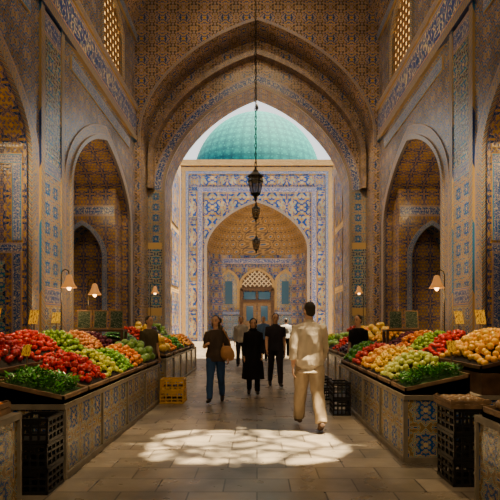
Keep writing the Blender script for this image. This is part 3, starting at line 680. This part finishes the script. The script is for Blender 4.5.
# ---------------------------------------------------------------- people
skin_m=plain('skin',(.56,.32,.20),.55,sc=5,var=.06); hair_m=plain('dark_hair',(.02,.014,.01),.5); eye_m=plain('eye_dark',(.02,.015,.01),.3); lip_m=plain('lips',(.35,.12,.09),.5)
def remesh(mb,name,mat,parent,vox,sm=2,fold=0):
    o=mb.build(name,mat,parent,True,True)
    m=o.modifiers.new('r','REMESH'); m.mode='VOXEL'; m.voxel_size=vox; m.use_smooth_shade=True
    if sm: q=o.modifiers.new('s','SMOOTH'); q.iterations=sm; q.factor=.5
    bpy.context.view_layer.update()
    dg=bpy.context.evaluated_depsgraph_get(); me=bpy.data.meshes.new_from_object(o.evaluated_get(dg)); old=o.data; o.modifiers.clear(); o.data=me; me.name=name
    if not me.materials: me.materials.append(mat)
    if fold:
        n=len(me.vertices); co=[0.0]*(3*n); me.vertices.foreach_get('co',co); no=[0.0]*(3*n); me.vertex_normals.foreach_get('vector',no)
        for i in range(n):
            x,y,z=co[3*i:3*i+3]; h=(noise.noise(Vector((x*9,y*9,z*4)))+.5*noise.noise(Vector((x*20,y*20,z*9+3))))*fold
            for k in range(3): co[3*i+k]+=no[3*i+k]*h
        me.vertices.foreach_set('co',co); me.update()
    bpy.data.meshes.remove(old); return o
def ring(z,rx,ry,y=0,x=0,n=20,sq=2.3):
    out=[]
    for k in range(n):
        a=2*PI*k/n; c,s=math.cos(a),math.sin(a); out.append(Vector((x+rx*math.copysign(abs(c)**(2/sq),c),y+ry*math.copysign(abs(s)**(2/sq),s),z)))
    return out
def person(label,loc,head,Ht,pose,fit,vox=.010,cat='person'):
    S=Ht/1.76; t=thing('person',label,cat,loc,head)
    L1,L2=.43*S,.42*S; J={}
    low=9
    for s,k in ((-1,'L'),(1,'R')):
        a,kb,fp=pose['leg'+k]; hip=Vector((s*.09*S,0,0)); kn=hip+L1*Vector((s*.01,math.sin(a),-math.cos(a))); an=kn+L2*Vector((0,math.sin(a-kb),-math.cos(a-kb)))
        R=Matrix.Rotation(-fp,3,'X'); heel=an+R@Vector((0,-.055,-.05))*S; ball=an+R@Vector((s*.01,.11,-.06))*S; toe=an+R@Vector((s*.012,.175,-.06))*S
        J[k]=(hip,kn,an,heel,ball,toe); low=min(low,heel.z-.032*S,ball.z-.026*S,toe.z-.02*S)
    up=Vector((0,0,-low)); hz=up.z
    for k in 'LR': J[k]=tuple(p+up for p in J[k])
    fem=fit.get('fem',0); shw=(.165 if fem else .185)*S; lean=fit.get('lean',.02)
    def T(z): return lean*z/(.6*S)
    tr=[(-.10,.09,.075),(-.05,.155,.11),(.03,.165 if not fem else .17,.112),(.13,.142 if not fem else .13,.098),(.25,.152 if not fem else .14,.106),(.37,.172 if not fem else .155,.112),(.45,.178 if not fem else .158,.10),(.505,.135,.078),(.54,.07,.062)]
    arms={}
    for s,k in ((-1,'L'),(1,'R')):
        a,e,ab=pose['arm'+k]; sh=Vector((s*shw,T(.47*S),hz+.455*S)); d1=Vector((s*math.sin(ab),math.sin(a)*math.cos(ab),-math.cos(a)*math.cos(ab))); el=sh+d1*.285*S
        d2=Vector((s*math.sin(ab)*.3-s*pose.get('in'+k,0),math.sin(a+e),-math.cos(a+e))).normalized(); wr=el+d2*.25*S; arms[k]=(s,sh,el,wr,d2)
    b=MB(); b.loft([ring(hz+z*S,rx*S,ry*S,T(z*S)) for z,rx,ry in tr])
    hc=Vector((0,T(.7*S)+.012*S,hz+.705*S)); tw=Matrix.Rotation(fit.get('turn',0),3,'Z')
    b.tube([(0,T(.5*S)-.005,hz+.48*S),(0,T(.6*S),hz+.56*S),hc+Vector((0,-.015*S,-.04*S))],[.075*S,.054*S,.054*S],14)
    HP=lambda x,y,z:hc+tw@Vector((x*S,y*S,z*S))
    b.ell(HP(0,-.006,.022),(.074*S,.092*S,.09*S),16,12); b.ell(HP(0,.018,-.035),(.056*S,.066*S,.075*S),14,10); b.ell(HP(0,.05,-.085),(.028*S,.025*S,.022*S),10,6)
    b.tube([HP(0,.083,.012),HP(0,.1,-.018),HP(0,.108,-.034)],[.008*S,.011*S,.014*S],8)
    b.ell(HP(0,.084,-.06),(.024*S,.012*S,.01*S),10,6)
    for s in (-1,1): b.ell(HP(s*.076,-.005,-.01),(.011*S,.022*S,.033*S),8,8)
    for k in 'LR':
        hip,kn,an,heel,ball,toe=J[k]; b.tube([hip+Vector((0,0,.02)),(hip+kn)/2,kn,kn*.62+an*.38+Vector((0,-.012,0)),an],[.088*S,.078*S,.056*S,.055*S,.036*S],14)
        b.tube([an+Vector((0,0,.03)),an+(heel-an)*.3],[.036*S,.036*S],10); b.tube([heel,(heel+ball)/2+Vector((0,0,.012*S)),ball,toe],[.03*S,.036*S,.034*S,.02*S],10,flat=.75)
        s,sh,el,wr,d2=arms[k]
        b.tube([Vector((s*.09*S,sh.y,sh.z+.01*S)),sh,sh*.6+el*.4,el,el*.6+wr*.4,wr],[.05*S,.056*S,.046*S,.037*S,.037*S,.025*S],12)
        lat_=Vector((0,1,0)); lat_=(lat_-d2*lat_.dot(d2))
        if lat_.length<.2: lat_=Vector((0,0,1))-d2*d2.z
        lat_.normalize(); inn=d2.cross(lat_); inn=inn if inn.x*s<0 else -inn
        M=Matrix((inn,lat_,d2)).transposed(); pc=wr+d2*.048*S
        b.ell(pc,(.016*S,.037*S,.055*S),10,8,M=M)
        cu=pose.get('curl'+k,.35)
        for i,(o_,ln) in enumerate(((-.028,.062),(-.01,.075),(.009,.08),(.027,.072))):
            p=wr+(d2*.085+lat_*o_)*S; q=p; pts=[wr+(d2*.06+lat_*o_*.9)*S,p]; ang=0
            for g in (.45,.32,.23):
                ang+=cu; q=q+(d2*math.cos(ang)+inn*math.sin(ang))*ln*g*S; pts.append(q)
            b.tube(pts,[.010*S,.0095*S,.009*S,.0085*S,.007*S],8)
        b.tube([wr+(d2*.025+lat_*.022)*S,wr+(d2*.055+lat_*.048+inn*.01)*S,wr+(d2*.085+lat_*.055+inn*.018)*S,wr+(d2*.102+lat_*.052+inn*.025)*S],[.013*S,.012*S,.010*S,.008*S],8)
    body=remesh(b,'body',fit.get('skin',skin_m),t,vox,1)
    b=MB()
    for s in (-1,1):
        b.ell(HP(s*.029,.079,.004),(.014*S,.009*S,.0075*S),8,6); b.tube([HP(s*.014,.087,.024),HP(s*.03,.087,.029),HP(s*.046,.076,.024)],.005*S,5)
    b.build('eyes',eye_m,t,True)
    b=MB(); b.ell(HP(0,.093,-.06),(.022*S,.007*S,.007*S),10,6); b.build('mouth',lip_m,t,True)
    b=MB()
    if fit.get('scarf'):
        b.ell(HP(0,-.024,.026),(.089*S,.094*S,.102*S),16,12); b.ell(HP(0,-.04,-.06),(.080*S,.070*S,.10*S),16,10); b.ell(HP(0,-.0,-.15),(.10*S,.085*S,.045*S),16,10)
        remesh(b,'headscarf',fit['scarf'],t,vox,2)
    else:
        b.ell(HP(0,-.024,.036),(.082*S,.088*S,.090*S),16,12); b.ell(HP(0,-.045,-.02),(.07*S,.062*S,.07*S),14,10)
        if fem: b.ell(HP(0,-.045,-.08),(.078*S,.055*S,.10*S),14,10); b.ell(HP(.068,-.015,-.05),(.022*S,.04*S,.09*S),10,8); b.ell(HP(-.068,-.015,-.05),(.022*S,.04*S,.09*S),10,8)
        remesh(b,'hair',fit.get('hair',hair_m),t,vox,1)
    if fit.get('pants'):
        b=MB(); inf=fit.get('pinf',.014); rs=[ring(hz+z*S,(rx+inf)*S,(ry+inf)*S,T(z*S)) for z,rx,ry in tr[:4]]; b.loft(rs)
        w=fit.get('pw',1.0)
        for k in 'LR':
            hip,kn,an,heel,ball,toe=J[k]; e=an+Vector((0,0,-.01*S)); b.tube([hip+Vector((0,0,.03)),(hip+kn)/2,kn,kn*.5+an*.5+Vector((0,-.01,0)),e],[.104*S,.093*S*w,.074*S*w,.068*S*w,.058*S*w*fit.get('cuff',1)],16)
        remesh(b,'trousers',fit['pants'],t,vox,2,fit.get('fold',.006))
    if fit.get('skirt'):
        b=MB(); z1=hz+.16*S; ze=fit.get('hem',.22); rs=[]
        for i in range(9):
            f=i/8; z=z1+(ze-z1)*f; rr=ring(z,(.145+.07*min(1,f*2)+.045*f)*S,(.115+.05*min(1,f*2)+.07*f)*S,T(0)+.02*f,n=28)
            rs.append([Vector((p.x*(1+.05*f*math.cos(7*math.atan2(p.y,p.x))),p.y*(1+.05*f*math.cos(7*math.atan2(p.y,p.x))),p.z)) for p in rr])
        b.loft(rs); remesh(b,'skirt',fit['skirt'],t,vox,1)
    b=MB(); inf=fit.get('tinf',.02); hem=fit.get('shem',-.08)
    rs=[ring(hz+hem*S,(.175+inf)*S,(.115+inf*1.2)*S,T(0)-.005)]+[ring(hz+z*S,(rx+inf+(.012 if z<.2 else 0))*S,(ry+inf)*S,T(z*S)) for z,rx,ry in tr if z>hem+.03]
    b.loft(rs)
    for k in 'LR':
        s,sh,el,wr,d2=arms[k]; sl=fit.get('sleeve',1.9); sw=fit.get('sw',1)
        pts=[Vector((s*.08*S,sh.y,sh.z+.01*S)),sh,sh*.5+el*.5]; rr=[.056*S,.068*S,.060*S*sw]
        if sl<1: pts.append(sh*(1-sl)+el*sl); rr.append(.058*S)
        else: pts+= [el,el*(2-sl)+wr*(sl-1)]; rr+= [.052*S*sw,.045*S*sw]
        b.tube(pts,rr,14)
    if fit.get('collar'): b.tube([(0,T(.5*S),hz+.50*S),(0,T(.56*S)+.002,hz+.575*S)],[.085*S,.064*S],16)
    remesh(b,'shirt' if not fit.get('skirt') else 'coat',fit['top'],t,vox,2,fit.get('fold',.006))
    for k in 'LR':
        hip,kn,an,heel,ball,toe=J[k]; b=MB()
        b.tube([heel+Vector((0,-.012,.004))*S,heel*.5+ball*.5+Vector((0,0,.016*S)),ball,toe+Vector((0,.012,0))*S],[.036*S,.044*S,.043*S,.026*S],12,flat=.8); b.tube([an+Vector((0,0,.03*S)),an+(heel*.6+ball*.4-an)*.6],[.045*S,.046*S],12)
        remesh(b,'shoe',fit.get('shoe',hair_m),t,vox,1)
    return t,arms,hz,S
walkA={'legL':(.34,.08,-.05),'legR':(-.20,.28,.40),'armL':(-.24,.18,.16),'armR':(.24,.30,.16)}
walkB={'legR':(.34,.08,-.15),'legL':(-.20,.30,.40),'armL':(.25,.3,.12),'armR':(-.15,.2,.12)}
stand={'legL':(.03,.04,0),'legR':(-.03,.03,0),'armL':(.05,.2,.12),'armR':(.05,.2,.12)}
c_cream=clothm('cream_shirt_cloth',(.60,.50,.37)); c_beige=clothm('beige_trouser_cloth',(.40,.30,.19)); c_grey=clothm('brown_grey_knit',(.075,.055,.045)); c_jean=clothm('blue_denim',(.045,.095,.23)); c_black=clothm('black_cloth',(.012,.012,.014)); c_dk=clothm('dark_shirt',(.03,.028,.035)); c_blue=clothm('blue_shirt',(.10,.18,.34)); c_lt=clothm('pale_grey_shirt',(.42,.40,.38)); c_olive=clothm('olive_shirt',(.11,.09,.05)); c_tan=plain('tan_leather',(.40,.19,.065),.6); c_shoe=plain('brown_shoe',(.10,.055,.03),.6)
grey_h=plain('dark_brown_hair',(.022,.015,.011),.8)
person('man in cream shirt and beige trousers walking away, seen from behind',(.76,7.25,0),0.12,1.84,walkA,dict(top=c_cream,pants=c_beige,shoe=c_shoe,sleeve=1.6,sw=1.15,tinf=.032,pw=1.2,cuff=1.1,collar=1,shem=-.15,hair=grey_h,turn=.35,fold=.016),.009)
person('woman in brown-grey top and blue jeans walking towards us with a tan shoulder bag',(-.79,9.6,0),PI-.05,1.68,{**walkB,'armR':(.35,1.5,.15),'inR':.35,'armL':(.1,.5,.3)},dict(top=c_grey,pants=c_jean,shoe=hair_m,fem=1,sleeve=1.2,tinf=.028,shem=-.10,turn=-.15,fold=.01),.009)
person('person in long black coat and headscarf walking towards us',(-.08,10.7,0),PI,1.62,{'legL':(.18,.05,-.1),'legR':(-.12,.15,.2),'armL':(.2,.5,.12),'armR':(.0,.2,.12)},dict(top=c_black,skirt=c_black,scarf=c_black,fem=1,sleeve=1.9,tinf=.03,shoe=hair_m,hem=.34,pants=c_black),.010)
person('man in dark shirt and dark trousers walking towards us beside the black coat',(.44,12.0,0),PI+.1,1.76,{'legL':(.28,.05,-.1),'legR':(-.18,.28,.35),'armL':(-.1,.2,.12),'armR':(.2,.3,.12)},dict(top=c_dk,pants=c_dk,sleeve=.7,collar=1,tinf=.028,shoe=hair_m),.011)
person('distant person in pale grey shirt walking behind the woman with the bag',(-.55,17.2,0),PI,1.74,walkB,dict(top=c_lt,pants=c_dk,sleeve=1.8,tinf=.028),.016)
person('distant person in bright blue shirt in the middle of the passage',(.25,19.5,0),PI,1.78,walkA,dict(top=c_blue,pants=c_dk,sleeve=.8,tinf=.028),.016)
person('distant person in olive shirt near the far left stall',(-1.35,18.3,0),PI/2,1.7,stand,dict(top=c_olive,pants=c_dk,sleeve=1.8,tinf=.028),.016)
person('distant person in white shirt near the far right of the passage',(1.25,21.5,0),0,1.72,walkB,dict(top=c_lt,pants=c_black,sleeve=1.8,tinf=.028),.016)
person('vendor in black shirt standing between the two right counters',(2.15,10.55,0),PI/2+.7,1.7,stand,dict(top=c_black,pants=c_dk,sleeve=.8,tinf=.028),.013)
person('vendor in olive shirt standing between the two left counters',(-2.25,10.35,0),-PI/2-.6,1.68,stand,dict(top=c_olive,pants=c_dk,sleeve=.8,tinf=.028),.013)
bag=thing('shoulder_bag','tan leather shoulder bag hanging at the side of the woman in jeans','bag',(-.55,9.42,.84))
b=MB(); b.loft([ring(-.02,.05,.03,n=16,x=.01),ring(.0,.10,.055,n=16,x=.01),ring(.07,.135,.075,n=16),ring(.15,.13,.065,n=16,x=-.01),ring(.22,.10,.035,n=16,x=-.02),ring(.26,.07,.012,n=16,x=-.03)]); b.build('body',c_tan,bag,True)
b=MB(); b.tube([(.06,0,.24),(.02,.01,.38),(-.05,.02,.50),(-.09,.06,.58),(-.10,.16,.60),(-.11,.26,.52),(-.09,.2,.36),(-.09,.02,.24)],.012,6); b.build('strap',c_tan,bag,True)
# ---------------------------------------------------------------- light
def light(name,kind,loc,energy,color,size=1,target=None,sy=None):
    l=bpy.data.lights.new(name,kind); l.energy=energy; l.color=color; o=bpy.data.objects.new(name,l); C.objects.link(o); o.location=loc
    if kind=='AREA':
        l.size=size
        if sy: l.shape='RECTANGLE'; l.size_y=sy
    if target is not None: o.rotation_euler=(Vector(target)-Vector(loc)).to_track_quat('-Z','Y').to_euler()
    return o
sd=Vector((-.24,.025,-.97))
s=light('sun','SUN',(10,0,30),46,(1,.80,.50)); s.data.angle=.010; s.rotation_euler=sd.to_track_quat('-Z','Y').to_euler()
light('roof_fill_near','AREA',(0,3,11.3),95,(1,.74,.43),4,(0,8,0),3)  # added warm fill under the vault, near, mid and far; no fixtures there
light('roof_fill_mid','AREA',(0,10,11.6),150,(1,.74,.43),3,(0,11,0),4)
light('roof_fill_far','AREA',(0,14.5,12.6),125,(1,.74,.43),3,(0,19.6,6),3)
light('front_fill','AREA',(0,1.2,4.6),85,(1,.74,.42),2.2,(0,8,.9),.8)  # added fill near the camera to brighten the stall fronts
def spot(name,loc,target,e,ang,col=(1,.72,.38),r=.2):
    o=light(name,'SPOT',loc,e,col,target=target); o.data.spot_size=ang; o.data.spot_blend=.8; o.data.shadow_soft_size=r
for sg,nm in ((-1,'left'),(1,'right')):
    spot('stall_fill_'+nm,(sg*2.1,7.2,8.0),(sg*2.7,6.8,1),1800,.75)  # added spot above the frame to brighten the near produce
    spot('stall_fill_far_'+nm,(sg*1.9,12.2,9.2),(sg*2.8,13.4,1),1600,.7)  # same kind of added fill, for the far counters
    spot('pier_fill_'+nm,(sg*1.0,6.0,7.0),(sg*4.5,11.3,3.6),2700,.5)  # added fill, washes the pier tiles with warm light
    spot('jamb_fill_'+nm,(sg*1.0,13.6,10.8),(sg*4.0,19.4,5),1300,.8)  # added fill that lifts the far wall beside the opening
    spot('upper_fill_'+nm,(-sg*2.5,9.5,8.0),(sg*4.5,14.5,9.0),620,.9)  # added fill aimed across at the upper side wall
    light('niche_fill_far_'+nm,'POINT',(sg*5.5,14.4,5.6),36,(1,.70,.36)).data.shadow_soft_size=.1  # added point fill hidden inside the far side arch
    light('niche_fill_near_'+nm,'POINT',(sg*5.9,7.6,5.4),46,(1,.70,.36)).data.shadow_soft_size=.1  # added point fill hidden inside the near side arch
wd=bpy.data.worlds.new('sky'); bpy.context.scene.world=wd; wd.use_nodes=True; nt=wd.node_tree; bg=nt.nodes['Background']
tc=nt.nodes.new('ShaderNodeTexCoord'); nz=nt.nodes.new('ShaderNodeTexNoise'); nz.inputs['Scale'].default_value=2.2; nz.inputs['Detail'].default_value=5; rp=nt.nodes.new('ShaderNodeValToRGB')
rp.color_ramp.elements[0].position=.4; rp.color_ramp.elements[0].color=(.86,.92,.95,1); rp.color_ramp.elements[1].position=.6; rp.color_ramp.elements[1].color=(1,.97,.90,1)
nt.links.new(tc.outputs['Generated'],nz.inputs['Vector']); nt.links.new(nz.outputs['Fac'],rp.inputs[0]); nt.links.new(rp.outputs[0],bg.inputs[0]); bg.inputs[1].default_value=1.7
cam=bpy.data.cameras.new('camera'); co=bpy.data.objects.new('camera',cam); C.objects.link(co); co.location=(0,0,1.55); co.rotation_euler=(PI/2,0,0)
cam.sensor_width=36; cam.lens=36; cam.shift_x=-.014; cam.shift_y=.144; cam.clip_end=300
bpy.context.scene.camera=co
